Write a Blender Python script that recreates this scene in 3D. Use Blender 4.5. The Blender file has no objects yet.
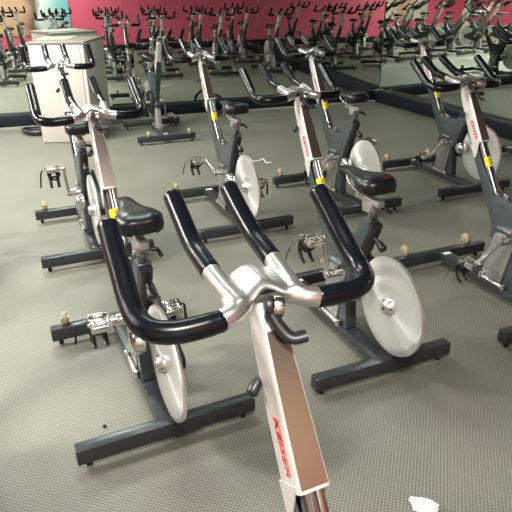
import bpy, bmesh, math, random
from mathutils import Vector, Matrix, noise

random.seed(7)
SC = bpy.context.scene
COL = SC.collection
PI = math.pi

# ------------------------------------------------------------------ materials
def mat(name, color, rough=.5, metal=0., **kw):
    m = bpy.data.materials.new(name)
    m.use_nodes = True
    b = m.node_tree.nodes['Principled BSDF']
    b.inputs['Base Color'].default_value = (*color, 1)
    b.inputs['Roughness'].default_value = rough
    b.inputs['Metallic'].default_value = metal
    for k, v in kw.items():
        b.inputs[k.replace('_', ' ')].default_value = v
    return m

def nd(m, t, **props):
    n = m.node_tree.nodes.new(t)
    for k, v in props.items():
        setattr(n, k, v)
    return n

def lk(m, a, b):
    m.node_tree.links.new(a, b)

def vary(m, c1, c2, scale=8., detail=4., stretch=None, bump=0., bump_scale=None):
    """base colour wanders between c1 and c2 with object-space noise; optional bump"""
    b = m.node_tree.nodes['Principled BSDF']
    tc = nd(m, 'ShaderNodeTexCoord')
    src = tc.outputs['Object']
    if stretch:
        mp = nd(m, 'ShaderNodeMapping')
        mp.inputs['Scale'].default_value = stretch
        lk(m, src, mp.inputs['Vector'])
        src = mp.outputs['Vector']
    nz = nd(m, 'ShaderNodeTexNoise')
    nz.inputs['Scale'].default_value = scale
    nz.inputs['Detail'].default_value = detail
    lk(m, src, nz.inputs['Vector'])
    cr = nd(m, 'ShaderNodeValToRGB')
    cr.color_ramp.elements[0].position = .35
    cr.color_ramp.elements[1].position = .65
    cr.color_ramp.elements[0].color = (*c1, 1)
    cr.color_ramp.elements[1].color = (*c2, 1)
    lk(m, nz.outputs['Fac'], cr.inputs['Fac'])
    lk(m, cr.outputs['Color'], b.inputs['Base Color'])
    if bump:
        n2 = nd(m, 'ShaderNodeTexNoise')
        n2.inputs['Scale'].default_value = bump_scale or scale * 4
        lk(m, src, n2.inputs['Vector'])
        bp = nd(m, 'ShaderNodeBump')
        bp.inputs['Strength'].default_value = bump
        bp.inputs['Distance'].default_value = .002
        lk(m, n2.outputs['Fac'], bp.inputs['Height'])
        lk(m, bp.outputs['Normal'], b.inputs['Normal'])
    return m

M = {}
M['silver'] = vary(mat('brushed_silver', (.70, .68, .66), .30, .92), (.66, .645, .63), (.76, .745, .73), 30, 2, (1, 1, 1))
M['silver_paint'] = vary(mat('silver_paint', (.5, .5, .5), .25, .85), (.50, .49, .475), (.56, .55, .535), 20)
M['post'] = vary(mat('satin_silver_post', (.7, .69, .67), .38, .45), (.72, .71, .69), (.78, .77, .75), 20)
M['panel'] = mat('bronze_grey_anodised_panel', (.46, .385, .34), .24, .92)
M['leg'] = vary(mat('leg_grey_paint', (.3, .3, .3), .35, .6), (.34, .345, .34), (.40, .405, .40), 20)
M['frame'] = vary(mat('slate_frame_paint', (.05, .06, .066), .36, .35), (.062, .078, .085), (.078, .096, .105), 40, 3, None, .15, 400)
M['bar'] = vary(mat('charcoal_bar_paint', (.05, .055, .06), .30, .45), (.044, .048, .055), (.060, .065, .073), 30, 3, None, .15, 300)
M['grip'] = vary(mat('black_foam_grip', (.01, .01, .012), .25), (.003, .004, .006), (.005, .006, .009), 60)
M['grip'].node_tree.nodes['Principled BSDF'].inputs['Specular IOR Level'].default_value = .30
M['plastic'] = mat('black_plastic', (.012, .012, .014), .4)
M['saddle'] = vary(mat('black_saddle_vinyl', (.012, .012, .014), .34), (.005, .006, .009), (.009, .010, .013), 50, 4, None, .02, 500)
M['chrome'] = mat('chrome', (.70, .69, .66), .24, 1.)
M['rod'] = mat('dark_chrome_rod', (.30, .30, .31), .22, .95)
M['strap'] = mat('black_nylon_strap', (.010, .010, .011), .6)
M['dark'] = mat('dark_recess', (.015, .016, .018), .5)
M['red'] = mat('red_lettering', (.62, .02, .03), .4)
M['logo_red'] = mat('dull_red_print', (.10, .006, .011), .5)
M['sticker'] = mat('yellow_sticker', (.95, .72, .01), .4)
M['ink'] = mat('black_ink', (.03, .025, .01), .5)
M['white_label'] = mat('white_label', (.75, .75, .72), .5)
M['wheel_rubber'] = vary(mat('amber_wheel', (.5, .42, .25), .3), (.30, .23, .10), (.50, .43, .27), 60)
M['belt'] = mat('belt_cover', (.018, .020, .022), .42)

def flywheel_mat():
    m = mat('spun_aluminium', (.88, .88, .87), .30, .82)
    b = m.node_tree.nodes['Principled BSDF']
    b.inputs['Anisotropic'].default_value = .92
    b.inputs['Anisotropic Rotation'].default_value = 0.
    tg = nd(m, 'ShaderNodeTangent', direction_type='RADIAL', axis='X')
    lk(m, tg.outputs['Tangent'], b.inputs['Tangent'])
    return m
M['flywheel'] = flywheel_mat()

def floor_mat():
    m = mat('studded_rubber_floor', (.2, .2, .17), .5)
    b = m.node_tree.nodes['Principled BSDF']
    tc = nd(m, 'ShaderNodeTexCoord')
    mp = nd(m, 'ShaderNodeMapping')
    mp.inputs['Rotation'].default_value = (0, 0, math.radians(17))
    mp.inputs['Scale'].default_value = (90, 90, 90)
    lk(m, tc.outputs['Object'], mp.inputs['Vector'])
    fr = nd(m, 'ShaderNodeVectorMath', operation='FRACTION')
    lk(m, mp.outputs['Vector'], fr.inputs[0])
    sb = nd(m, 'ShaderNodeVectorMath', operation='SUBTRACT')
    sb.inputs[1].default_value = (.5, .5, 0)
    lk(m, fr.outputs[0], sb.inputs[0])
    ml = nd(m, 'ShaderNodeVectorMath', operation='MULTIPLY')
    ml.inputs[1].default_value = (1, 1, 0)
    lk(m, sb.outputs[0], ml.inputs[0])
    ln = nd(m, 'ShaderNodeVectorMath', operation='LENGTH')
    lk(m, ml.outputs[0], ln.inputs[0])
    mr = nd(m, 'ShaderNodeMapRange', interpolation_type='SMOOTHSTEP')
    mr.inputs['From Min'].default_value = .16; mr.inputs['From Max'].default_value = .30
    mr.inputs['To Min'].default_value = 1; mr.inputs['To Max'].default_value = 0
    lk(m, ln.outputs['Value'], mr.inputs['Value'])
    bp = nd(m, 'ShaderNodeBump')
    bp.inputs['Strength'].default_value = .5; bp.inputs['Distance'].default_value = .002
    lk(m, mr.outputs['Result'], bp.inputs['Height'])
    lk(m, bp.outputs['Normal'], b.inputs['Normal'])
    # stud tops coloured lighter for the light they reflect, and broad wear
    n1 = nd(m, 'ShaderNodeTexNoise'); n1.inputs['Scale'].default_value = 1.6; n1.inputs['Detail'].default_value = 5
    lk(m, tc.outputs['Object'], n1.inputs['Vector'])
    c1 = nd(m, 'ShaderNodeValToRGB')
    c1.color_ramp.elements[0].position = .3; c1.color_ramp.elements[1].position = .7
    c1.color_ramp.elements[0].color = FLOOR_A; c1.color_ramp.elements[1].color = FLOOR_B
    lk(m, n1.outputs['Fac'], c1.inputs['Fac'])
    mx = nd(m, 'ShaderNodeMix', data_type='RGBA')
    lk(m, mr.outputs['Result'], mx.inputs['Factor'])
    lk(m, c1.outputs['Color'], mx.inputs['A'])
    mx.inputs['B'].default_value = FLOOR_STUD
    lk(m, mx.outputs['Result'], b.inputs['Base Color'])
    return m
FLOOR_A = (.125, .122, .100, 1)
FLOOR_B = (.165, .160, .132, 1)
FLOOR_STUD = (.33, .32, .275, 1)
M['floor'] = floor_mat()
M['mirror'] = mat('mirror_glass', (.76, .82, .77), .0, 1.)
M['mirror_edge'] = mat('mirror_edge', (.05, .06, .06), .3)
M['ledge'] = vary(mat('black_ledge_paint', (.008, .010, .018), .6), (.007, .009, .016), (.010, .013, .021), 6)
M['ledge'].node_tree.nodes['Principled BSDF'].inputs['Specular IOR Level'].default_value = .2
M['cove'] = mat('grey_cove', (.30, .29, .27), .5)
M['red_wall'] = vary(mat('crimson_wall_paint', (.58, .09, .16), .55), (.56, .085, .15), (.61, .096, .17), 3)
M['tan_band'] = vary(mat('added_tan_band_paint', (.66, .47, .27), .55), (.65, .46, .26), (.68, .49, .28), 3)  # colour of the invented band that the silver posts reflect
M['white_wall'] = vary(mat('off_white_wall', (.6, .58, .54), .6), (.58, .56, .52), (.64, .62, .58), 3)
M['ceiling'] = vary(mat('dark_ceiling_paint', (.05, .04, .04), .8), (.050, .040, .040), (.062, .050, .050), 12)
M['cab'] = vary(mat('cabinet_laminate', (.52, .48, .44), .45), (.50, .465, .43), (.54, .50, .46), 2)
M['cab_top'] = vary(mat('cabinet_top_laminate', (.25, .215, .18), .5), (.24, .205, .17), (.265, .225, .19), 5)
M['cab_gap'] = mat('cabinet_gap', (.16, .14, .12), .6)
M['paper'] = mat('white_paper', (.85, .84, .80), .6)
M['tissue'] = vary(mat('tissue_paper', (.85, .82, .80), .8), (.83, .79, .77), (.9, .88, .86), 30)
M['cord'] = mat('white_cord', (.8, .8, .76), .6)
M['speck'] = mat('black_crumb', (.01, .01, .01), .6)
M['alu'] = mat('light_housing', (.5, .5, .5), .4, .5)

def mural_mat():
    """soft blotches of yellow, tan, brown and teal: a generic painted picture"""
    m = mat('mural_print', (.5, .4, .3), .5)
    b = m.node_tree.nodes['Principled BSDF']
    tc = nd(m, 'ShaderNodeTexCoord')
    nz = nd(m, 'ShaderNodeTexNoise'); nz.inputs['Scale'].default_value = 2.2; nz.inputs['Detail'].default_value = 3
    lk(m, tc.outputs['Object'], nz.inputs['Vector'])
    sc = nd(m, 'ShaderNodeVectorMath', operation='SCALE'); sc.inputs['Scale'].default_value = .5
    lk(m, nz.outputs['Color'], sc.inputs[0])
    ad = nd(m, 'ShaderNodeVectorMath', operation='ADD')
    lk(m, tc.outputs['Object'], ad.inputs[0]); lk(m, sc.outputs[0], ad.inputs[1])
    sx = nd(m, 'ShaderNodeSeparateXYZ'); lk(m, ad.outputs[0], sx.inputs[0])
    mr = nd(m, 'ShaderNodeMapRange')
    mr.inputs['From Min'].default_value = -2.6; mr.inputs['From Max'].default_value = 2.7
    lk(m, sx.outputs['X'], mr.inputs['Value'])
    cr = nd(m, 'ShaderNodeValToRGB')
    e = cr.color_ramp.elements
    e[0].position = 0; e[0].color = (.22, .46, .50, 1)
    e[1].position = 1; e[1].color = (.20, .48, .52, 1)
    for pos, c in ((.12, (.68, .64, .54, 1)), (.24, (.48, .28, .18, 1)), (.34, (.66, .60, .48, 1)), (.46, (.80, .50, .14, 1)), (.66, (.82, .54, .18, 1)), (.74, (.60, .38, .25, 1)),
                   (.83, (.50, .31, .21, 1)), (.87, (.12, .07, .05, 1)), (.90, (.62, .68, .66, 1))):
        q = e.new(pos); q.color = c
    lk(m, mr.outputs['Result'], cr.inputs['Fac'])
    lk(m, cr.outputs['Color'], b.inputs['Base Color'])
    return m
M['mural'] = mural_mat()

# ------------------------------------------------------------------ mesh helpers
def add_box(bm, lo, hi, bevel=0., mtx=None, seg=2):
    r = bmesh.ops.create_cube(bm, size=1.)
    vs = r['verts']
    for v in vs:
        v.co = Vector([lo[i] + (v.co[i] + .5) * (hi[i] - lo[i]) for i in range(3)])
    if bevel:
        es = list({e for v in vs for e in v.link_edges})
        rb = bmesh.ops.bevel(bm, geom=es, offset=bevel, segments=seg, affect='EDGES', profile=.5)
        vs = list({v for f in rb['faces'] for v in f.verts} | {v for v in vs if v.is_valid})
    if mtx is not None:
        for v in vs:
            v.co = mtx @ v.co
    return vs

def frame_of(d, up=Vector((0, 0, 1))):
    d = d.normalized()
    if abs(d.dot(up)) > .97:
        up = Vector((0, 1, 0))
    a = d.cross(up).normalized()
    return a, a.cross(d).normalized()

def spline(pts, n=8):
    """Catmull-Rom through pts"""
    P = [Vector(p) for p in pts]
    P = [2 * P[0] - P[1]] + P + [2 * P[-1] - P[-2]]
    out = []
    for i in range(1, len(P) - 2):
        for k in range(n):
            t = k / n
            a, b, c, d = P[i - 1], P[i], P[i + 1], P[i + 2]
            out.append(.5 * ((2 * b) + (c - a) * t + (2 * a - 5 * b + 4 * c - d) * t * t + (3 * b - a - 3 * c + d) * t ** 3))
    out.append(P[-2])
    return out

def add_tube(bm, pts, r, seg=16, cap=True, flat=None, rounded=0.):
    """swept tube; r is a number or list. flat=(rx, rz): elliptical section"""
    pts = [Vector(p) for p in pts]
    n = len(pts)
    rs = r if isinstance(r, (list, tuple)) else [r] * n
    if rounded:                                    # dome both ends
        d0 = (pts[0] - pts[1]).normalized(); d1 = (pts[-1] - pts[-2]).normalized()
        st = [(.5, .87), (.87, .5), (1., .08)]
        pre = [(pts[0] + d0 * rounded * a, rs[0] * b) for a, b in reversed(st)]
        post = [(pts[-1] + d1 * rounded * a, rs[-1] * b) for a, b in st]
        pts = [p for p, _ in pre] + pts + [p for p, _ in post]
        rs = [q for _, q in pre] + list(rs) + [q for _, q in post]
        n = len(pts)
    t0 = (pts[1] - pts[0]).normalized()
    a, b = frame_of(t0)
    rings = []
    prev = t0
    for i in range(n):
        t = ((pts[min(i + 1, n - 1)] - pts[max(i - 1, 0)])).normalized()
        ax = prev.cross(t)
        if ax.length > 1e-6:
            R = Matrix.Rotation(prev.angle(t), 3, ax.normalized())
            a = R @ a; b = R @ b
        prev = t
        ring = []
        for k in range(seg):
            th = 2 * PI * k / seg
            sx, sz = (rs[i], rs[i]) if not flat else (flat[0], flat[1])
            ring.append(bm.verts.new(pts[i] + a * math.cos(th) * sx + b * math.sin(th) * sz))
        rings.append(ring)
    for i in range(n - 1):
        for k in range(seg):
            bm.faces.new((rings[i][k], rings[i][(k + 1) % seg], rings[i + 1][(k + 1) % seg], rings[i + 1][k]))
    if cap:
        bm.faces.new(list(reversed(rings[0]))); bm.faces.new(rings[-1])

def add_cyl(bm, p0, p1, r, seg=24, r2=None, bevel=0.):
    p0, p1 = Vector(p0), Vector(p1)
    r2 = r if r2 is None else r2
    if bevel:
        d = (p1 - p0).normalized() * bevel
        add_tube(bm, [p0, p0 + d * .3, p0 + d, p1 - d, p1 - d * .3, p1], [r - bevel, r - bevel * .3, r, r2, r2 - bevel * .3, r2 - bevel], seg)
    else:
        add_tube(bm, [p0, p1], [r, r2], seg)

def add_prism(bm, poly, x0, x1, bevel=0.):
    """side-view polygon [(y, z)...] extruded in x"""
    A = [bm.verts.new((x0, y, z)) for y, z in poly]
    B = [bm.verts.new((x1, y, z)) for y, z in poly]
    n = len(poly)
    fs = [bm.faces.new(A), bm.faces.new(list(reversed(B)))]
    for i in range(n):
        fs.append(bm.faces.new((A[(i + 1) % n], A[i], B[i], B[(i + 1) % n])))
    bmesh.ops.recalc_face_normals(bm, faces=fs)
    if bevel:
        es = [e for f in fs[:2] for e in f.edges]
        bmesh.ops.bevel(bm, geom=es, offset=bevel, segments=2, affect='EDGES', profile=.5)

def round_poly(poly, r, n=5):
    out = []
    m = len(poly)
    for i in range(m):
        p = Vector(poly[i]); a = Vector(poly[i - 1]); b = Vector(poly[(i + 1) % m])
        rr = r[i] if isinstance(r, (list, tuple)) else r
        da, db = a - p, b - p
        k = min(rr, da.length * .45, db.length * .45)
        if k < 1e-4:
            out.append(tuple(p)); continue
        q0 = p + da.normalized() * k; q1 = p + db.normalized() * k
        for j in range(n + 1):
            t = j / n
            out.append(tuple((1 - t) ** 2 * q0 + 2 * t * (1 - t) * p + t * t * q1))
    return out

def mesh(name, bm, m, smooth=True, sub=0, angle=40):
    bmesh.ops.recalc_face_normals(bm, faces=bm.faces[:])
    me = bpy.data.meshes.new(name)
    bm.to_mesh(me); bm.free()
    me.materials.append(M[m])
    if smooth:
        for p in me.polygons:
            p.use_smooth = True
        me.set_sharp_from_angle(angle=math.radians(angle))
    return me

def link(name, me, parent=None, loc=(0, 0, 0), rot=(0, 0, 0)):
    o = bpy.data.objects.new(name, me)
    COL.objects.link(o)
    o.location = loc; o.rotation_euler = rot
    if parent is not None:
        o.parent = parent
    return o

def tag(o, label=None, cat=None, group=None, kind=None):
    if label: o['label'] = label
    if cat: o['category'] = cat
    if group: o['group'] = group
    if kind: o['kind'] = kind
    return o

def text_mesh(name, body, size, m, bold=.012, depth=.0008, sx=1., shear=0.):
    cu = bpy.data.curves.new(name, 'FONT')
    cu.body = body; cu.size = size; cu.offset = bold * size; cu.extrude = depth
    cu.align_x = 'CENTER'; cu.align_y = 'CENTER'; cu.shear = shear
    cu.resolution_u = 3
    o = bpy.data.objects.new(name, cu); COL.objects.link(o)
    bpy.context.view_layer.update()
    dg = bpy.context.evaluated_depsgraph_get()
    me = bpy.data.meshes.new_from_object(o.evaluated_get(dg))
    bpy.data.objects.remove(o); bpy.data.curves.remove(cu)
    me.name = name
    for v in me.vertices:
        v.co.x *= sx
    me.materials.clear(); me.materials.append(M[m])
    return me

def fuse(me, voxel, smooth):
    """join a mesh's overlapping shells into one cast surface with soft fillets"""
    o = bpy.data.objects.new('fuse', me); COL.objects.link(o)
    r = o.modifiers.new('r', 'REMESH'); r.mode = 'VOXEL'; r.voxel_size = voxel; r.use_smooth_shade = True
    k = o.modifiers.new('s', 'SMOOTH'); k.factor = .5; k.iterations = smooth
    d = o.modifiers.new('d', 'DECIMATE'); d.ratio = .35
    bpy.context.view_layer.update()
    out = bpy.data.meshes.new_from_object(o.evaluated_get(bpy.context.evaluated_depsgraph_get()))
    bpy.data.objects.remove(o); bpy.data.meshes.remove(me)
    out.name = 'handlebar'
    for p in out.polygons:
        p.use_smooth = True
    return out

# ------------------------------------------------------------------ the spin bike
# bike space: x right, y the way the rider faces, z up, origin on the floor
ANG = 1.0075
DV = Vector((0, math.cos(ANG), math.sin(ANG)))      # up along the handlebar post
NV = Vector((0, math.sin(ANG), -math.cos(ANG)))     # square to it, forward and down
TOP = Vector((0, .4395, 1.0416))                    # clamp centre
BB = (-.03, .352)                                   # crank axle (y, z)
FW = (-.3587, .3344)                                # flywheel axle

def PX(s, off=0., x=0.):
    v = TOP - DV * s + NV * (off + AOFF)
    return Vector((x, v.y, v.z))

AOFF = .025
PARTS = {}
def build_bike_meshes():
    P = PARTS
    # ---- floor frame
    def bar(hw):
        bm = bmesh.new()
        add_box(bm, (-hw, -.026, .030), (hw, .026, .0907), .006)
        return bm
    P['rear_stabilizer'] = mesh('rear_stabilizer', bar(.330), 'bar')
    P['front_stabilizer'] = mesh('front_stabilizer', bar(.309), 'bar')
    bm = bmesh.new()
    add_cyl(bm, (0, .004, 0), (0, .004, .032), .011, 16, bevel=.002)
    P['levelling_foot'] = mesh('levelling_foot', bm, 'plastic')
    bm = bmesh.new()
    add_box(bm, (-.036, -.334, .044), (.036, .449, .0885), .005)
    P['center_beam'] = mesh('center_beam', bm, 'bar')
    bm = bmesh.new()
    add_box(bm, (-.024, .405, .0885), (.024, .432, .0893))
    P['white_label'] = mesh('white_label', bm, 'white_label', False)
    bm = bmesh.new()
    add_cyl(bm, (-.012, 0, 0), (.012, 0, 0), .032, 24, bevel=.007)
    P['transport_wheel'] = mesh('transport_wheel', bm, 'wheel_rubber')
    bm = bmesh.new()
    for s in (-1, 1):
        add_box(bm, (s * .016 - .002, -.014, -.030), (s * .016 + .002, .014, .010), .001)
    add_cyl(bm, (-.022, 0, 0), (.022, 0, 0), .006, 10)
    P['wheel_bracket'] = mesh('wheel_bracket', bm, 'chrome')

    # ---- main V frame: plate, seat tube and the arm that takes the handlebar post
    a0 = PX(.235, .040); a1 = PX(.75, .040)
    b0 = PX(.235, -.028); b1 = PX(.600, -.036)
    poly = [(a0.y, a0.z), (a1.y, a1.z), (.112, .335), (.065, .282), (-.035, .275), (-.088, .315), (-.118, .415),
            (-.218, .612), (-.214, .650), (-.166, .655), (-.138, .592), (-.082, .538), (-.005, .527),
            (b1.y, b1.z)]
    poly2 = [(b1.y, b1.z), (b0.y, b0.z), (a0.y, a0.z)]
    # the plate below the arm is a solid slab; the arm above is a U channel of two cheeks and a front wall
    bm = bmesh.new()
    c0 = PX(.600, .040)
    slab = [(c0.y, c0.z)] + poly[1:]
    slab = round_poly(slab, [.0, .05, .03, .03, .05, .04, .03, .015, .01, .012, .05, .05, .03, .0])
    add_prism(bm, slab, -.026, .026, .003)
    for s in (-1, 1):
        q = [PX(.235, .040), PX(.605, .040), PX(.605, -.038), PX(.52, -.022), PX(.43, -.004), PX(.235, -.002)]
        add_prism(bm, round_poly([(v.y, v.z) for v in q], [.0, .0, .0, .05, .05, .015]), s * .0240 - .0020, s * .0240 + .0020, .001)
    q = [PX(.235, .040), PX(.605, .040), PX(.605, .022), PX(.235, .022)]
    add_prism(bm, [(v.y, v.z) for v in q], -.025, .025)
    for s in (-1, 1):                               # bolt heads on the plate
        for y, z in ((.055, .50), (.09, .37), (-.10, .47)):
            add_cyl(bm, (s * .026, y, z), (s * .030, y, z), .006, 10)
    P['frame'] = mesh('frame', bm, 'frame')
    # bolts where the rod meets the plate
    bm = bmesh.new()
    e = PX(.605, -.030)
    for x, dy in ((-.012, 0), (.010, -.03), (.0, -.055)):
        add_cyl(bm, (x, e.y + dy, .520), (x, e.y + dy, .548), .009, 12, bevel=.002)
    P['frame_bolt'] = mesh('frame_bolt', bm, 'chrome')
    bm = bmesh.new()
    add_tube(bm, [PX(.20, -.008), PX(.607, -.012)], .019, 20)
    P['slide_rod'] = mesh('slide_rod', bm, 'rod')
    bm = bmesh.new()
    add_tube(bm, [PX(.30, -.016, .0110), PX(.597, -.019, .0110)], .0125, 16)
    P['gauge_tube'] = mesh('gauge_tube', bm, 'chrome')
    # yellow sticker wrapped on the rod
    bm = bmesh.new()
    ring = []
    for k in range(9):
        th = math.radians(-66 + 132 * k / 8)
        for s in (.402, .452):
            v = PX(s, -.0098 - .0240 * math.cos(th), .0240 * math.sin(th)); ring.append(bm.verts.new(v))
    for k in range(8):
        bm.faces.new((ring[2 * k], ring[2 * k + 1], ring[2 * k + 3], ring[2 * k + 2]))
    P['sticker'] = mesh('sticker', bm, 'sticker')
    bm = bmesh.new()
    for s, w in ((.412, .004), (.418, .012), (.434, .010), (.440, .006)):
        for sg in (1,):
            v0 = PX(s, -.0348, -w); v1 = PX(s + .0022, -.0348, -w); v2 = PX(s + .0022, -.0348, w); v3 = PX(s, -.0348, w)
            bm.faces.new([bm.verts.new(v) for v in (v0, v1, v2, v3)])
    P['sticker_print'] = mesh('sticker_print', bm, 'ink', False)
    # ---- seat tube back cover (dark), leg down to the beam, its flange bar
    bm = bmesh.new()
    add_tube(bm, [(0, -.098, .34), (0, -.128, .42), (0, -.224, .612), (0, -.232, .640)], .024, 18)
    P['seat_tube'] = mesh('seat_tube', bm, 'plastic')
    bm = bmesh.new()
    add_prism(bm, round_poly([(.072, .360), (-.070, .368), (-.012, .086), (.122, .086)], [.03, .03, .0, .0]), -.030, .030, .003)
    P['leg'] = mesh('leg', bm, 'leg')
    bm = bmesh.new()
    add_prism(bm, round_poly([(-.030, .0885), (-.10, .0885), (-.082, .24), (-.072, .345)], [.0, .01, .01, .0]), -.028, .028, .002)
    P['leg_gusset'] = mesh('leg_gusset', bm, 'frame')
    bm = bmesh.new()
    for s in (-1, 1):
        add_cyl(bm, (s * .041, -.045, .100), (s * .041, .110, .100), .010, 14, bevel=.002)
        for y in (-.052, .104):
            add_cyl(bm, (s * .041, y, .0885), (s * .041, y, .118), .013, 14, bevel=.003)
    P['leg_clamp'] = mesh('leg_clamp', bm, 'chrome')
    bm = bmesh.new()
    add_cyl(bm, (-.088, BB[0], BB[1]), (.088, BB[0], BB[1]), .022, 24, bevel=.003)
    add_cyl(bm, (-.098, BB[0], BB[1]), (.098, BB[0], BB[1]), .010, 16)
    P['crank_axle'] = mesh('crank_axle', bm, 'chrome')
    bm = bmesh.new()
    add_box(bm, (-.055, -.050, .392), (-.027, .040, .404), .003)
    P['axle_bracket'] = mesh('axle_bracket', bm, 'silver_paint')
    # brake magnet cap, a bright domed disc by the flywheel
    bm = bmesh.new()
    add_tube(bm, [(-.030, -.195, .340), (-.060, -.195, .340), (-.072, -.195, .340), (-.080, -.195, .340)], [.046, .046, .038, .018], 28)
    for a in range(2):
        add_cyl(bm, (-.081, -.195 + (a * 2 - 1) * .010, .340), (-.074, -.195 + (a * 2 - 1) * .010, .340), .005, 8)
    P['brake_cap'] = mesh('brake_cap', bm, 'chrome')
    bm = bmesh.new()
    add_prism(bm, round_poly([(-.115, .30), (-.105, .40), (-.22, .385), (-.40, .36), (-.40, .31), (-.22, .30)], .02), .026, .034, .002)
    P['fork_plate'] = mesh('fork_plate', bm, 'silver_paint')
    # ---- flywheel, its cone hub
    bm = bmesh.new()
    R, h = .2043, .0095
    prof = [(.02, -h), (.155, -h), (.195, -h), (R - .002, -h * .8), (R, 0), (R - .002, h * .8), (.195, h), (.155, h), (.02, h)]
    N = 96
    rings = [[bm.verts.new((x, r * math.cos(2 * PI * k / N), r * math.sin(2 * PI * k / N))) for k in range(N)] for r, x in prof]
    for i in range(len(rings) - 1):
        for k in range(N):
            bm.faces.new((rings[i][k], rings[i][(k + 1) % N], rings[i + 1][(k + 1) % N], rings[i + 1][k]))
    bm.faces.new(rings[0]); bm.faces.new(list(reversed(rings[-1])))
    P['flywheel'] = mesh('flywheel', bm, 'flywheel', angle=50)
    bm = bmesh.new()
    for s in (-1, 1):
        add_tube(bm, [(s * .008, 0, 0), (s * .012, 0, 0), (s * .034, 0, 0), (s * .037, 0, 0)], [.036, .036, .023, .019], 28)
    P['hub'] = mesh('hub', bm, 'silver')
    bm = bmesh.new()
    for s in (-1, 1):
        add_cyl(bm, (s * .0365, 0, 0), (s * .0385, 0, 0), .007, 12)
        for k in range(3):
            t = 2 * PI * k / 3 + .5
            c = Vector((s * .024, .030 * math.cos(t), .030 * math.sin(t)))
            add_cyl(bm, c + Vector((-s * .006, 0, 0)), c + Vector((s * .003, 0, 0)), .004, 8)
    P['hub_bolt'] = mesh('hub_bolt', bm, 'dark')
    # ---- belt cover on the right
    bm = bmesh.new()
    pts = []
    r1, r2 = .125, .036
    for k in range(25):
        t = math.radians(-96 + 192 * k / 24); pts.append((BB[0] + r1 * math.cos(t), BB[1] + r1 * math.sin(t)))
    for k in range(17):
        t = math.radians(96 + 168 * k / 16); pts.append((FW[0] + r2 * math.cos(t), FW[1] + r2 * math.sin(t)))
    add_prism(bm, pts, .034, .070, .006)
    P['belt_cover'] = mesh('belt_cover', bm, 'belt')
    # ---- handlebar post and what is on it (moves along the arm)
    bm = bmesh.new()
    lo, hi = -.012, .3124
    sec = [(-.031, -.040), (.031, -.040), (.031, .040), (-.031, .040)]
    PO = .024
    def section(s, wx, d0, d1, r=.009):
        out = []
        for cx, cy, a in ((wx - r, d1 - r, 0), (-wx + r, d1 - r, 90), (-wx + r, d0 + r, 180), (wx - r, d0 + r, 270)):
            for k in range(5):
                t = math.radians(a + 22.5 * k)
                v = -DV * s + NV * (cy + PO + r * math.sin(t))
                out.append(Vector((cx + r * math.cos(t), v.y, v.z)))
        return out
    rings = [[bm.verts.new(v) for v in section(s, wx, d0, d1)] for s, wx, d0, d1 in
             ((.004, .018, -.022, .004), (.020, .0215, -.030, .022), (.055, .0225, -.036, .030), (.13, .0250, -.038, .033), (.22, .0275, -.039, .035), (.3124, .0290, -.040, .036))]
    for i in range(len(rings) - 1):
        for k in range(20):
            bm.faces.new((rings[i][k], rings[i][(k + 1) % 20], rings[i + 1][(k + 1) % 20], rings[i + 1][k]))
    bm.faces.new(rings[0]); bm.faces.new(list(reversed(rings[-1])))
    # cheeks that run on down past the cut-away rear face
    for s in (-1, 1):
        q = [-DV * .30 + NV * (.036 + PO), -DV * .372 + NV * (.036 + PO), -DV * .370 + NV * (.024 + PO), -DV * .325 + NV * (-.012 + PO), -DV * .30 + NV * (-.030 + PO)]
        add_prism(bm, [(v.y, v.z) for v in q], s * .0285 - .0014, s * .0285 + .0014)
    P['handlebar_post'] = mesh('handlebar_post', bm, 'post', angle=50)
    bm = bmesh.new()
    q = []
    for s_, w_, d_ in ((.052, .0165, -.0355), (.13, .0195, -.0382), (.22, .0220, -.0392), (.306, .0235, -.0402)):
        a_ = -DV * s_ + NV * (d_ + PO - .0012); b_ = -DV * s_ + NV * (d_ + PO + .003)
        q.append([bm.verts.new((x_, v_.y, v_.z)) for x_, v_ in ((-w_, a_), (w_, a_), (w_ + .001, b_), (-w_ - .001, b_))])
    for i in range(3):
        for k in range(4):
            bm.faces.new((q[i][k], q[i][(k + 1) % 4], q[i + 1][(k + 1) % 4], q[i + 1][k]))
    bm.faces.new(q[0]); bm.faces.new(list(reversed(q[-1])))
    P['rear_panel'] = mesh('rear_panel', bm, 'panel', angle=30)
    P['lettering'] = text_mesh('lettering', 'KEISER', .025, 'red', .020, .0004, 1.36, .2)
    bm = bmesh.new()
    c = -DV * .132 + NV * .052
    add_cyl(bm, (-.012, c.y, c.z), (-.034, c.y, c.z), .0075, 12)
    q0 = Vector((-.030, c.y, c.z)); q1 = q0 + Vector((-.013, -.002, -.001)) - DV * .012
    add_tube(bm, [q0, q0.lerp(q1, .5), q1], [.0095, .0105, .0110], 16, rounded=.008)
    P['pull_knob'] = mesh('pull_knob', bm, 'plastic')
    # ---- handlebar: silver casting
    bm = bmesh.new()
    def tubes(bm, r):
        for s in (-1, 1):
            add_tube(bm, spline([(s * .040, .0, .004), (s * .068, -.017, -.002), (s * .092, -.022, -.006)], 6), r, 20)
            add_tube(bm, spline([(s * .050, -.014, .004), (s * .057, .050, .013), (s * .060, .100, .022)], 6), r, 20)
    tubes(bm, .0178)
    for s in (-1, 1):                               # fillet metal where bar and prong meet
        add_tube(bm, [(s * .066, -.010, .002), (s * .066, .022, .006)], [.013, .007], 12, rounded=.006)
    nx, ny = 28, 8
    top, bot = [], []
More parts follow.
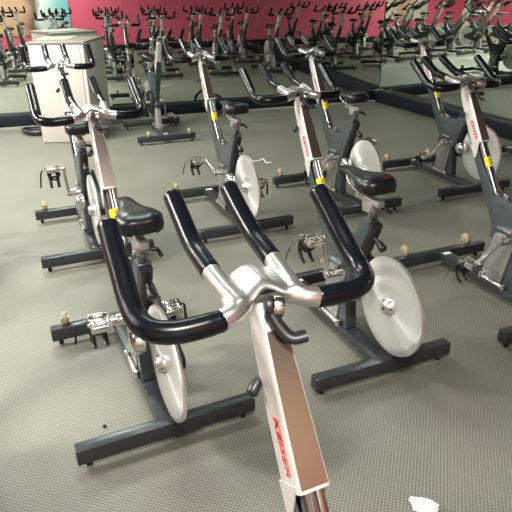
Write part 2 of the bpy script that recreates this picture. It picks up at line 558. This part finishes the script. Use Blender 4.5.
    for i in range(nx + 1):
        x = -.074 + .148 * i / nx
        u = x / .056
        hump = .016 * math.exp(-(u / .45) ** 2)
        y0 = -.020 + .016 * math.exp(-(u / .40) ** 2)
        y1 = (.088 - .020 * u ** 2) if abs(u) < .9 else max(.008, .072 - .21 * (abs(u) - .9))
        rt, rb = [], []
        for j in range(ny + 1):
            v = j / ny
            y = y0 + (y1 - y0) * v
            edge = math.sqrt(max(0., 1 - (2 * v - 1) ** 4))
            zt = .010 - .010 * max(0, abs(u) - .9) / .4 + hump * (1 - .35 * v) + .008 * edge - .004 * v + .010 * v
            zb = zt - .006 - .010 * edge
            rt.append(bm.verts.new((x, y, zt))); rb.append(bm.verts.new((x, y, zb)))
        top.append(rt); bot.append(rb)
    for i in range(nx):
        for j in range(ny):
            bm.faces.new((top[i][j], top[i + 1][j], top[i + 1][j + 1], top[i][j + 1]))
            bm.faces.new((bot[i][j], bot[i][j + 1], bot[i + 1][j + 1], bot[i + 1][j]))
    for i in range(nx):
        bm.faces.new((top[i][0], bot[i][0], bot[i + 1][0], top[i + 1][0]))
        bm.faces.new((top[i][ny], top[i + 1][ny], bot[i + 1][ny], bot[i][ny]))
    for j in range(ny):
        bm.faces.new((top[0][j], top[0][j + 1], bot[0][j + 1], bot[0][j]))
        bm.faces.new((top[nx][j], bot[nx][j], bot[nx][j + 1], top[nx][j + 1]))
    P['handlebar'] = fuse(mesh('handlebar', bm, 'silver', angle=60), .0022, 20)
    for s, nm in ((-1, 'L'), (1, 'R')):
        bm = bmesh.new()
        path = spline([(s * .088, -.022, -.006), (s * .125, -.022, -.008), (s * .165, -.017, -.009), (s * .196, .002, -.007), (s * .209, .036, .000),
                       (s * .211, .072, .016), (s * .210, .115, .046), (s * .210, .155, .074), (s * .209, .192, .100)], 6)
        rr = [.0192 if i > 2 else .0185 for i in range(len(path))]
        add_tube(bm, path, rr, 22, rounded=.010)
        P['outer_grip' + nm] = mesh('outer_grip', bm, 'grip', angle=70)
        bm = bmesh.new()
        path = spline([(s * .0595, .096, .021), (s * .0605, .135, .028), (s * .061, .170, .034), (s * .061, .200, .045), (s * .060, .250, .070), (s * .0597, .300, .097)], 6)
        add_tube(bm, path, .0188, 22, rounded=.009)
        P['inner_grip' + nm] = mesh('inner_grip', bm, 'grip', angle=70)
    # clamp lever under the casting: chrome barrel and black cam lever
    bm = bmesh.new()
    add_cyl(bm, (.000, -.022, -.002), (.018, -.028, -.005), .0185, 24, bevel=.003)
    P['clamp_barrel'] = mesh('clamp_barrel', bm, 'chrome')
    bm = bmesh.new()
    add_cyl(bm, (-.012, -.019, -.001), (.000, -.023, -.002), .020, 24, bevel=.003)
    add_tube(bm, spline([(-.006, -.030, -.006), (.000, -.044, -.022), (.008, -.058, -.036), (.018, -.067, -.042), (.038, -.071, -.040)], 5), .0, 14, flat=(.0115, .0085))
    P['clamp_lever'] = mesh('clamp_lever', bm, 'plastic')
    # ---- seat post group (slides along the seat tube); origin at the tube top
    bm = bmesh.new()
    add_tube(bm, [(0, .030, -.06), (0, -.006, .058)], .0, 18, flat=(.020, .017))
    P['seat_post'] = mesh('seat_post', bm, 'rod')
    bm = bmesh.new()
    add_box(bm, (-.024, -.024, .046), (.024, .042, .088), .005, Matrix.Rotation(math.radians(-6), 4, 'X'))
    add_box(bm, (-.016, -.050, .080), (.016, .115, .104), .004)
    add_cyl(bm, (-.034, -.012, .064), (-.026, -.012, .064), .010, 14)
    P['seat_clamp'] = mesh('seat_clamp', bm, 'leg')
    bm = bmesh.new()
    add_tube(bm, spline([(.028, -.010, .062), (.046, -.014, .060), (.052, -.028, .054), (.053, -.044, .050)], 5), .0075, 12, rounded=.006)
    P['clamp_handle'] = mesh('clamp_handle', bm, 'plastic')
    bm = bmesh.new()
    add_cyl(bm, (0, -.020, -.055), (0, -.052, -.070), .008, 12)
    add_tube(bm, [(0, -.052, -.070), (0, -.082, -.084)], [.014, .017], 16, rounded=.008)
    P['seat_knob'] = mesh('seat_knob', bm, 'plastic')
    bm = bmesh.new()
    for s in (-1, 1):
        add_tube(bm, spline([(s * .052, -.085, .158), (s * .030, -.060, .128), (s * .022, -.02, .114), (s * .022, .06, .114), (s * .015, .12, .135), (s * .010, .14, .160)], 6), .0042, 10)
    add_cyl(bm, (-.034, .018, .112), (.034, .018, .112), .013, 16, bevel=.003)
    add_box(bm, (-.018, .0, .098), (.018, .036, .122), .004)
    P['saddle_rail'] = mesh('saddle_rail', bm, 'chrome')
    # saddle, sub-divided sections
    S = [(-.140, .040, .186, .150), (-.134, .062, .192, .138), (-.115, .079, .201, .132), (-.080, .086, .204, .132), (-.040, .078, .199, .137),
         (.000, .061, .192, .144), (.040, .046, .187, .149), (.080, .037, .186, .152), (.125, .032, .184, .156), (.158, .025, .179, .160), (.170, .013, .172, .163)]
    bm = bmesh.new()
    NS = 24
    rings = []
    for y, w, zt, zb in S:
        rg = []
        w *= .93
        for k in range(NS):
            t = 2 * PI * k / NS
            cx, sz = math.cos(t), math.sin(t)
            x = w * math.copysign(abs(cx) ** .75, cx)
            zc = (zt + zb) / 2; hh = (zt - zb) / 2
            z = zc + hh * math.copysign(abs(sz) ** .8, sz)
            if sz > 0:                                # a shallow hollow along the middle
                z -= .006 * math.exp(-(x / .022) ** 2) * (1 if y < .05 else .3)
            if y < 0 and abs(x) > .6 * w and sz < 0:  # wings droop at the back
                z -= .010 * (abs(x) / w)
            rg.append(bm.verts.new((x, y, z)))
        rings.append(rg)
    for i in range(len(rings) - 1):
        for k in range(NS):
            bm.faces.new((rings[i][k], rings[i][(k + 1) % NS], rings[i + 1][(k + 1) % NS], rings[i + 1][k]))
    bm.faces.new(list(reversed(rings[0]))); bm.faces.new(rings[-1])
    me = mesh('saddle', bm, 'saddle', angle=180)
    P['saddle'] = me
    # ---- crank and pedal
    for s, nm in ((-1, 'L'), (1, 'R')):
        bm = bmesh.new()
        pts = [(s * .096, 0, 0), (s * .102, .05, 0), (s * .106, .12, 0), (s * .107, .168, 0)]
        pts = spline(pts, 4)
        n = len(pts)
        rings = []
        for i, q in enumerate(pts):
            u = i / (n - 1)
            hz = .018 - .006 * u; hx = .009 - .001 * u
            rings.append([bm.verts.new(q + Vector((hx * math.copysign(abs(math.cos(t)) ** .5, math.cos(t)), 0, hz * math.copysign(abs(math.sin(t)) ** .5, math.sin(t))))) for t in [2 * PI * k / 16 + PI / 16 for k in range(16)]])
        for i in range(n - 1):
            for k in range(16):
                bm.faces.new((rings[i][k], rings[i][(k + 1) % 16], rings[i + 1][(k + 1) % 16], rings[i + 1][k]))
        bm.faces.new(rings[0]); bm.faces.new(list(reversed(rings[-1])))
        add_cyl(bm, (s * .086, 0, 0), (s * .107, 0, 0), .021, 20, bevel=.003)
        add_cyl(bm, (s * .098, .168, 0), (s * .115, .168, 0), .015, 18, bevel=.003)
        P['crank_arm' + nm] = mesh('crank_arm', bm, 'silver_paint')
        # pedal centred on its axle, body runs outward
        bm = bmesh.new()
        add_cyl(bm, (0, 0, 0), (s * .100, 0, 0), .0085, 14)
        for x in (.022, .088):
            add_box(bm, (min(s * x, s * (x + .006)), -.048, -.012), (max(s * x, s * (x + .006)), .048, .012), .003)
        for y in (-.050, .042):
            add_box(bm, (min(s * .022, s * .094), y, -.010), (max(s * .022, s * .094), y + .008, .013), .002)
        add_box(bm, (min(s * .024, s * .092), -.044, -.002), (max(s * .024, s * .092), .044, .003), .001)
        add_box(bm, (min(s * .036, s * .080), -.017, -.012), (max(s * .036, s * .080), .017, .012), .004)
        for y in (-.028, .028):
            add_box(bm, (min(s * .040, s * .076), y - .006, .002), (max(s * .040, s * .076), y + .006, .016), .002)
            add_cyl(bm, (s * .050, y, .010), (s * .066, y, .010), .006, 10)
        P['pedal' + nm] = mesh('pedal', bm, 'chrome')
        bm = bmesh.new()
        for x in (.036, .080):
            add_tube(bm, spline([(s * x, .040, -.006), (s * x, .058, -.024), (s * (x + .002), .064, -.060), (s * (x + .003), .046, -.096), (s * (x + .003), .018, -.112)], 5), .0, 10, flat=(.0095, .0045))
        add_box(bm, (min(s * .028, s * .092), .034, -.030), (max(s * .028, s * .092), .043, .006), .003)
        add_box(bm, (min(s * .034, s * .086), .030, -.058), (max(s * .034, s * .086), .064, -.046), .003)
        P['toe_cage' + nm] = mesh('toe_cage', bm, 'plastic')
        bm = bmesh.new()
        add_tube(bm, spline([(s * .097, .006, .004), (s * .112, .016, .004), (s * .126, .036, -.014), (s * .134, .058, -.048), (s * .140, .072, -.092), (s * .142, .078, -.118)], 5), .0, 8, flat=(.0065, .0014))
        add_tube(bm, spline([(s * .030, -.004, -.012), (s * .030, .02, -.045), (s * .058, .03, -.068), (s * .088, .02, -.045), (s * .092, -.004, -.012)], 5), .0, 8, flat=(.0065, .0014))
        add_cyl(bm, (s * .093, .004, .004), (s * .103, .008, .004), .009, 10)
        P['strap' + nm] = mesh('strap', bm, 'strap')
build_bike_meshes()

def saddle_logo():
    me = text_mesh('saddle_logo', 'KEISER', .017, 'logo_red', .03, .0003, 1.05)
    for v in me.vertices:                             # lay the print on the saddle's rear slope
        x, q, e = v.co
        v.co = Vector((x + .018, -.122 + q * .75, .2000 + q * .35 + e - .35 * max(0, x + .018 - .045) ** 2 * 8))
    return me
PARTS['saddle_logo'] = saddle_logo()

def make_bike(x, y, w, slide, crank, label, group, seat=0., logo=False, tilt=0.):
    P = PARTS
    root = bpy.data.objects.new('spin_bike', None)
    root.empty_display_size = .2
    COL.objects.link(root)
    root.location = (x, y, 0); root.rotation_euler = (0, 0, w)
    tag(root, label, 'exercise bike', group)
    def part(name, key=None, loc=(0, 0, 0), rot=(0, 0, 0), par=root, lab=None):
        o = link(name, P[key or name], par, loc, rot)
        if lab: o['label'] = lab
        return o
    rs = part('rear_stabilizer', loc=(0, -.3567, 0))
    fs = part('front_stabilizer', loc=(0, .4734, 0))
    for b, hw in ((rs, .29), (fs, .27)):
        for s in (-1, 1):
            part('levelling_foot', loc=(s * hw, 0, 0), par=b)
    for s in (-1, 1):
        t = part('transport_wheel', loc=(-.020 + s * .218, .497, .116), lab='amber transport wheel')
        part('wheel_bracket', par=t)
    cb = part('center_beam')
    part('white_label', par=cb, lab='small white label')
    part('frame')
    part('frame_bolt'); part('slide_rod'); part('gauge_tube')
    st = part('sticker', lab='yellow warning sticker'); part('sticker_print', par=st)
    part('seat_tube'); part('leg', lab='light grey support leg'); part('leg_gusset'); part('leg_clamp')
    part('crank_axle'); part('axle_bracket'); part('brake_cap'); part('fork_plate')
    fw = part('flywheel', loc=(.0085, *FW), rot=(random.uniform(0, 6), 0, 0), lab='spun silver flywheel disc')
    h = part('hub', par=fw); part('hub_bolt', par=fw)
    part('belt_cover')
    # handlebar group
    hp = TOP + DV * slide
    po = part('handlebar_post', loc=hp, lab='brushed silver handlebar post')
    for s in (-1, 1):
        c = -DV * .238 + NV * .014
        # text runs down the post, letter tops to the rear
        bx = -DV; by = -NV * 1.0; bz = Vector((-1, 0, 0))
        if s > 0:
            bx = -DV; by = NV; bz = Vector((1, 0, 0))
        mtx = Matrix((bx, by, bz)).transposed()
        o = part('lettering', par=po, lab='red brand lettering')
        o.rotation_euler = mtx.to_euler()
        o.location = (s * .0283, c.y, c.z); o.rotation_mode = 'XYZ'
    part('pull_knob', par=po); part('rear_panel', par=po, lab='bronze grey rear panel')
    hb = part('handlebar', loc=hp)
    for nm in 'LR':
        part('outer_grip', 'outer_grip' + nm, par=hb, lab='black curved outer grip')
        part('inner_grip', 'inner_grip' + nm, par=hb, lab='black straight inner grip')
    part('clamp_barrel', par=hb); part('clamp_lever', par=hb)
    # seat group
    sv = Vector((0, -.085, .19)).normalized()
    sp = Vector((0, -.205, .640)) + sv * seat
    p2 = part('seat_post', loc=sp)
    part('seat_knob', loc=Vector((0, -.205, .640)))
    sc_ = part('seat_clamp', loc=sp); part('clamp_handle', par=sc_)
    sd = part('saddle', loc=sp + Vector((0, .075, 0))); part('saddle_rail', par=sd, loc=(0, -.02, 0))
    if logo:
        part('saddle_logo', par=sd, lab='dull red lettering')
    # cranks
    for s, nm in ((-1, 'L'), (1, 'R')):
        a = math.radians(crank + (0 if s < 0 else 180))
        part('crank_arm', 'crank_arm' + nm, loc=(0, *BB), rot=(a, 0, 0))
        pd = part('pedal', 'pedal' + nm, loc=(s * .109, BB[0] + .168 * math.cos(a), BB[1] + .168 * math.sin(a)), rot=(math.radians(random.uniform(-6, 10)), 0, 0))
        part('toe_cage', 'toe_cage' + nm, par=pd); part('strap', 'strap' + nm, par=pd)
    return root

G1 = 'spin bikes in the class rows'
bikes = [
    (0.1935, .4551, .4278, -.0192, 20, 'spin bike nearest the camera, its silver handlebar and post filling the foreground', 0, 0),
    (-.4673, 1.9748, .4252, -.0079, 149, 'spin bike behind the left grip of the foreground handlebar, one bike ahead', -.005, 0),
    (.386, 2.3431, .4012, -.0026, 85, 'spin bike with red lettering on its saddle back, behind the right grip of foreground handlebar', -.005, 1),
    (-1.073, 3.5041, .3911, .0081, 100, 'spin bike directly in front of the white cabinet, far left of the farthest row', -.03, 0),
    (-.1929, 3.8887, .3933, .0064, 18, 'second spin bike from the white cabinet in the farthest row, beside the white cord', 0, 0),
    (.6169, 4.2317, .3966, -.0127, -45, 'spin bike in the farthest row, in front of the mirror corner, third from the cabinet', .0, 0),
    (1.2619, 2.6611, .3921, -.0109, -57, 'spin bike cut off by the right edge of the photo, large handlebar at upper right', 0, 0),
    (1.5694, 4.6408, .3783, .0181, -50, 'spin bike in the farthest row, nearest the right mirror, behind the cut-off one', .02, 0),
]
for x, y, w, s, c, lab, seat, lg in bikes:
    make_bike(x, y, w, s, c, lab, G1, seat, lg)
make_bike(2.56, 5.035, .36, -.005, 200, 'spin bike against the right mirror at the photo edge, only handlebar and front bar showing', G1, 0)
make_bike(-1.085, 6.560, PI + .345, -.01, -100, 'spin bike standing apart by the left mirror, turned round to face the rows', G1, 0)
HID = 'spin bike outside the direct view, seen only reflected in the wall mirrors'
for x, y in ((-1.95, 3.13), (-2.83, 2.76), (-3.71, 2.39), (-4.59, 2.02),
             (-1.34, 1.60), (-2.22, 1.23), (-3.10, .86), (-3.98, .49),
             (-.68, .085), (-1.56, -.285), (1.13, .77), (1.95, 1.19), (2.83, 1.56), (2.14, 3.03), (3.02, 3.40), (3.70, 1.92)):
    make_bike(x, y, .40 + random.uniform(-.03, .03), random.uniform(-.03, .04), random.uniform(0, 360), HID, 'spin bikes seen only in the mirrors', random.uniform(-.03, .03))

# ------------------------------------------------------------------ room
TH = math.radians(18.)
TV = Vector((math.cos(TH), math.sin(TH), 0)); NW = Vector((-math.sin(TH), math.cos(TH), 0))
P0 = Vector((-1.5, 7.33, 0))
N_LEDGE = P0.dot(NW)                                  # front of the black ledge on the far wall
LD, LH = .11, .155                                    # ledge depth, height
N_MIR = N_LEDGE + LD
T_COR = 4.22                                          # corner of the two ledge fronts
N_REAR, T_LEFT, HC = -1.45, -6.6, 2.9
RA = TH + PI + math.radians(94.6)                     # the right wall runs from the corner along this
RD = Vector((math.cos(RA), math.sin(RA), 0)); RN = Vector((RD.y, -RD.x, 0))   # RN points into the wall
if RN.dot(TV) < 0: RN = -RN
def W(t, n, z): return TV * t + NW * n + Vector((0, 0, z))
CORN = W(T_COR, N_LEDGE, 0)
MCOR = CORN + RN * LD + NW * LD                       # mirror corner (nearly square)

def quad(name, pts, m, kind='structure', thick=None):
    bm = bmesh.new()
    bm.faces.new([bm.verts.new(p) for p in pts])
    me = bpy.data.meshes.new(name); bm.to_mesh(me); bm.free(); me.materials.append(M[m])
    return tag(link(name, me), kind=kind)

def obox(name, org, ax, ay, lx, ly, z0, z1, m, bevel=0., kind='structure'):
    """box: org + ax*[0..lx] + ay*[0..ly]"""
    bm = bmesh.new()
    mtx = Matrix(((ax.x, ay.x, 0, org.x), (ax.y, ay.y, 0, org.y), (0, 0, 1, 0), (0, 0, 0, 1)))
    add_box(bm, (0, 0, z0), (lx, ly, z1), bevel, mtx)
    o = link(name, mesh(name, bm, m))
    if kind: o['kind'] = kind
    return o

quad('floor', [W(-7.2, N_REAR - .6, 0), W(7.5, N_REAR - .6, 0), W(7.5, 9.0, 0), W(-7.2, 9.0, 0)], 'floor')
quad('ceiling', [W(-7.2, 9.0, HC), W(7.5, 9.0, HC), W(7.5, N_REAR - .6, HC), W(-7.2, N_REAR - .6, HC)], 'ceiling')
BT = .02
tm = MCOR.dot(TV)
obox('wall_back', W(T_LEFT - .2, N_MIR + BT, 0), TV, NW, tm - T_LEFT + .6, .1, 0, HC, 'white_wall')
obox('wall_right', MCOR + RN * BT, RD, RN, 9.4, .1, 0, HC, 'white_wall')
obox('wall_rear', W(T_LEFT - .2, N_REAR - .1, 0), TV, NW, 13.5, .1, 0, HC, 'red_wall')
obox('added_tan_band', W(T_LEFT, N_REAR, 0), TV, NW, 12.4, .012, 1.34, 2.15, 'tan_band')  # unseen band, added to give the posts a tan reflection
obox('added_dark_band', W(T_LEFT, N_REAR, 0), TV, NW, 12.4, .012, 2.15, HC, 'ceiling')  # unseen band, added to keep the higher post reflections dark
obox('wall_left', W(T_LEFT - .1, N_REAR, 0), TV, NW, .1, N_MIR - N_REAR, 0, HC, 'red_wall')
# black ledges (they carry the mirrors) with a grey cove strip at their foot
obox('baseboard_back', W(T_LEFT, N_LEDGE, 0), TV, NW, T_COR - T_LEFT, LD + BT, .028, LH, 'ledge', .004)
obox('trim_1', W(T_LEFT, N_LEDGE - .006, 0), TV, NW, T_COR - T_LEFT - .01, .006, 0, .028, 'cove')
obox('baseboard_right', CORN, RD, RN, 9.2, LD + BT, .0, LH, 'ledge', .004)
obox('baseboard_rear', W(T_LEFT, N_REAR, 0), TV, NW, 12.2, .06, 0, LH, 'ledge', .004)
obox('baseboard_left', W(T_LEFT, N_REAR + .06, 0), TV, NW, .06, N_LEDGE - N_REAR - .07, 0, LH, 'ledge', .004)

# mirror panels, each a pane of its own
def mirror(org, ax, ay, l, label, group):
    o = obox('mirror_panel', org, ax, ay, l, .006, LH + .001, 2.45, 'mirror', 0, None)
    tag(o, label, 'mirror', group)
seams = [tm - .004, 2.53, .86, -.845, -2.52, -4.2, -5.87]
labs = ['far wall mirror panel that ends at the room corner', 'far wall mirror panel second from the corner, above the middle bike of the farthest row',
        'far wall mirror panel behind the white cabinet and the bike facing the rows', 'far wall mirror panel at the left edge of the photo']
for i in range(len(seams) - 1):
    mirror(W(seams[i + 1] + .0025, N_MIR + .002, 0), TV, NW, seams[i] - seams[i + 1] - .005,
           labs[i] if i < 4 else 'far wall mirror panel beyond the left edge of the photo', 'mirror panels on the far wall')
labs = ['right wall mirror panel beginning at the room corner', 'right wall mirror panel second from the room corner']
PITCH_R = (N_MIR - N_REAR) / -RD.dot(NW) / 7
for i in range(7):
    mirror(MCOR + RN * .002 + RD * (i * PITCH_R + .006), RD, RN, PITCH_R - .005,
           labs[i] if i < 2 else 'right wall mirror panel beyond the right edge of the photo', 'mirror panels on the right wall')

# mural on the rear wall, seen in the mirror
bm = bmesh.new()
add_box(bm, (-2.6, -.008, -.95), (2.6, .008, .95), .002)
o = link('mural', mesh('mural', bm, 'mural'), None, W(-2.08, N_REAR + .024, 1.40), (0, 0, TH))
tag(o, 'yellow, tan and teal painted picture on the red rear wall, seen in the mirror', 'picture')

# ------------------------------------------------------------------ white cabinet with papers
fl, fr = Vector((-2.27, 6.18, 0)), Vector((-1.69, 6.17, 0))
CX = (fr - fl).normalized(); CY = Vector((-CX.y, CX.x, 0))
cw, cd, chh = (fr - fl).length, .76, 1.02
cab = bpy.data.objects.new('cabinet', None); COL.objects.link(cab)
cab.location = (fl.x, fl.y, 0); cab.rotation_euler = (0, 0, math.atan2(CX.y, CX.x))
tag(cab, 'white laminate cabinet standing before the left mirror, papers on its top', 'cabinet')
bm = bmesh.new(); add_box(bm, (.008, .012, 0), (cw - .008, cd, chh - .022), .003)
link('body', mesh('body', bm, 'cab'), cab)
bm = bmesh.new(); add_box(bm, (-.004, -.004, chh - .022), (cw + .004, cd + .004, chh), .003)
link('top', mesh('top', bm, 'cab_top'), cab)
bm = bmesh.new(); add_box(bm, (.016, -.002, .012), (cw - .050, .011, chh - .030), .003)
link('front_panel', mesh('front_panel', bm, 'cab'), cab)
bm = bmesh.new(); add_box(bm, (cw - .046, .000, .012), (cw - .010, .0115, chh - .030), .002)
link('side_stile', mesh('side_stile', bm, 'cab'), cab)
def paper(loc, rot, w, h, label):
    bm = bmesh.new()
    n = 8
    g = [[bm.verts.new(((i / n - .5) * w, (j / n - .5) * h, .002 + .006 * abs(i / n - .5) ** 2 * 4 * (j / n))) for j in range(n + 1)] for i in range(n + 1)]
    for i in range(n):
        for j in range(n):
            bm.faces.new((g[i][j], g[i + 1][j], g[i + 1][j + 1], g[i][j + 1]))
    r = bmesh.ops.solidify(bm, geom=bm.faces[:], thickness=.003)
    o = link('paper', mesh('paper', bm, 'paper'), None, loc, rot)
    tag(o, label, 'paper', 'papers on the cabinet')
q = fl + CX * .175 + CY * .40
paper((q.x, q.y, chh + .0045), (0, 0, cab.rotation_euler.z + .10), .34, .44, 'large white sheet of paper lying flat on the white cabinet top')

# ------------------------------------------------------------------ small things on the floor
def thing(name, bm, m, loc, label, cat, rot=(0, 0, 0), **k):
    o = link(name, mesh(name, bm, m, **k), None, loc, rot)
    return tag(o, label, cat)
# crumpled tissue
bm = bmesh.new()
bmesh.ops.create_icosphere(bm, subdivisions=5, radius=1.)
for v in bm.verts:
    d = v.co.normalized()
    f = 1 + .32 * noise.noise(d * 1.7 + Vector((3, 1, 0))) + .26 * (abs(noise.noise(d * 3.6 + Vector((0, 7, 2)))) - .3) + .14 * (abs(noise.noise(d * 8 + Vector((5, 0, 2)))) - .2)
    v.co = Vector((d.x * .045 * f, d.y * .024 * f, d.z * .020 * f))
lo = min(v.co.z for v in bm.verts)
for v in bm.verts:
    v.co.z = max(v.co.z - lo - .006, 0.0005)
thing('tissue', bm, 'tissue', (.514, 1.322, 0), 'crumpled white tissue on the floor at the bottom right', 'tissue', (0, 0, -.35), angle=35)
# white cord
bm = bmesh.new()
add_tube(bm, spline([(-.05, 5.33, .006), (-.007, 5.357, .005), (.035, 5.362, .006), (.069, 5.372, .02), (.085, 5.35, .022), (.105, 5.302, .006), (.155, 5.296, .005)], 6), .005, 8)
thing('cord', bm, 'cord', (0, 0, 0), 'short white cord lying on the floor behind the middle bike of the farthest row', 'cord')
bm = bmesh.new(); bmesh.ops.create_icosphere(bm, subdivisions=2, radius=.007)
for v in bm.verts: v.co *= 1 + .3 * noise.noise(v.co * 300); v.co.z = max(v.co.z + .004, 0)
thing('crumb', bm, 'speck', (-.578, 1.721, .0005), 'tiny black crumb on the floor left of the front spin bike', 'debris')
# black loop of cable beside the cabinet
bm = bmesh.new()
pts = []
for k in range(49):
    t = 2 * PI * k / 24
    r = .155 + .014 * math.sin(3 * t) + .012 * (k > 24)
    pts.append((r * 1.1 * math.cos(t), r * 1.0 * math.sin(t), .018 + .022 * (k > 24) + .008 * math.sin(2 * t)))
add_tube(bm, spline(pts, 2), .0165, 12)
thing('cable_coil', bm, 'plastic', (-2.48, 6.70, 0), 'black cable coil lying on the floor at the left of the white cabinet', 'cable')
# black ring leaning on the ledge
bm = bmesh.new()
pts = [(.125 * math.cos(2 * PI * k / 32), 0, .125 * math.sin(2 * PI * k / 32)) for k in range(33)]
add_tube(bm, pts, .019, 12, cap=False)
bmesh.ops.remove_doubles(bm, verts=bm.verts[:], dist=1e-4)
q = W(0, N_LEDGE - .075, 0)
q = Vector((-.505, 7.50, .144))
thing('exercise_ring', bm, 'plastic', q, 'black ring leaning on the mirror ledge behind the middle bike of the farthest row', 'exercise ring', (math.radians(-22), 0, TH))

# ------------------------------------------------------------------ ceiling lights, plus one added at the rear
def light(t, n, power, sx=.9, sy=.3, col=(1, .96, .88)):
    fx = bpy.data.objects.new('ceiling_light', None); COL.objects.link(fx)
    c = W(t, n, HC); fx.location = c; fx.rotation_euler = (0, 0, TH)
    tag(fx, 'flat rectangular ceiling light above the spin bikes, out of the picture', 'ceiling light', 'ceiling lights')
    bm = bmesh.new()
    for s in (-1, 1):
        add_box(bm, (s * (sx / 2 + .015) - .015, -sy / 2 - .03, -.05), (s * (sx / 2 + .015) + .015, sy / 2 + .03, 0), .003)
        add_box(bm, (-sx / 2, s * (sy / 2 + .015) - .015, -.05), (sx / 2, s * (sy / 2 + .015) + .015, 0), .003)
    link('housing', mesh('housing', bm, 'alu'), fx)
    L = bpy.data.lights.new('tube_light', 'AREA'); L.shape = 'RECTANGLE'; L.size = sx; L.size_y = sy
    L.energy = power; L.color = col
    lo = bpy.data.objects.new('tube_light', L); COL.objects.link(lo)
    lo.parent = fx; lo.location = (0, 0, -.03)

WARM, NEUT, COOL = (1, .955, .89), (1, .975, .90), (.90, 1, .89)
for t, n, p, c in ((-4.8, 5.4, 110, NEUT), (-3.1, 4.9, 330, NEUT), (-.4, 5.8, 105, COOL), (2.4, 5.2, 14, COOL),
                   (-4.6, 2.2, 100, WARM), (-2.5, 2.4, 230, WARM), (.2, 3.0, 34, COOL), (.1, -.3, 130, WARM)):  # last entry: lamp added to brighten the tan band and its reflection
    light(t, n, p, col=c)

w = bpy.data.worlds.new('world'); SC.world = w; w.use_nodes = True
w.node_tree.nodes['Background'].inputs[0].default_value = (.7, .95, .85, 1)
w.node_tree.nodes['Background'].inputs[1].default_value = .035

# ------------------------------------------------------------------ camera
cam = bpy.data.cameras.new('camera'); co = bpy.data.objects.new('camera', cam); COL.objects.link(co)
F, PITCH, ROLL, H = 582.45, .4332, -.0132, 1.496
cam.sensor_width = 36; cam.lens = F / 512 * 36; cam.clip_start = .05
fw = Vector((0, math.cos(PITCH), -math.sin(PITCH)))
rt = Vector((1, 0, 0)); up = Vector((0, math.sin(PITCH), math.cos(PITCH)))
r2 = math.cos(ROLL) * rt + math.sin(ROLL) * up
u2 = -math.sin(ROLL) * rt + math.cos(ROLL) * up
co.matrix_world = Matrix(((r2.x, u2.x, -fw.x, 0), (r2.y, u2.y, -fw.y, 0), (r2.z, u2.z, -fw.z, H), (0, 0, 0, 1)))
SC.camera = co
SC.view_settings.view_transform = 'Standard'
SC.view_settings.look = 'None'
SC.view_settings.exposure = .06
SC.view_settings.gamma = 1.
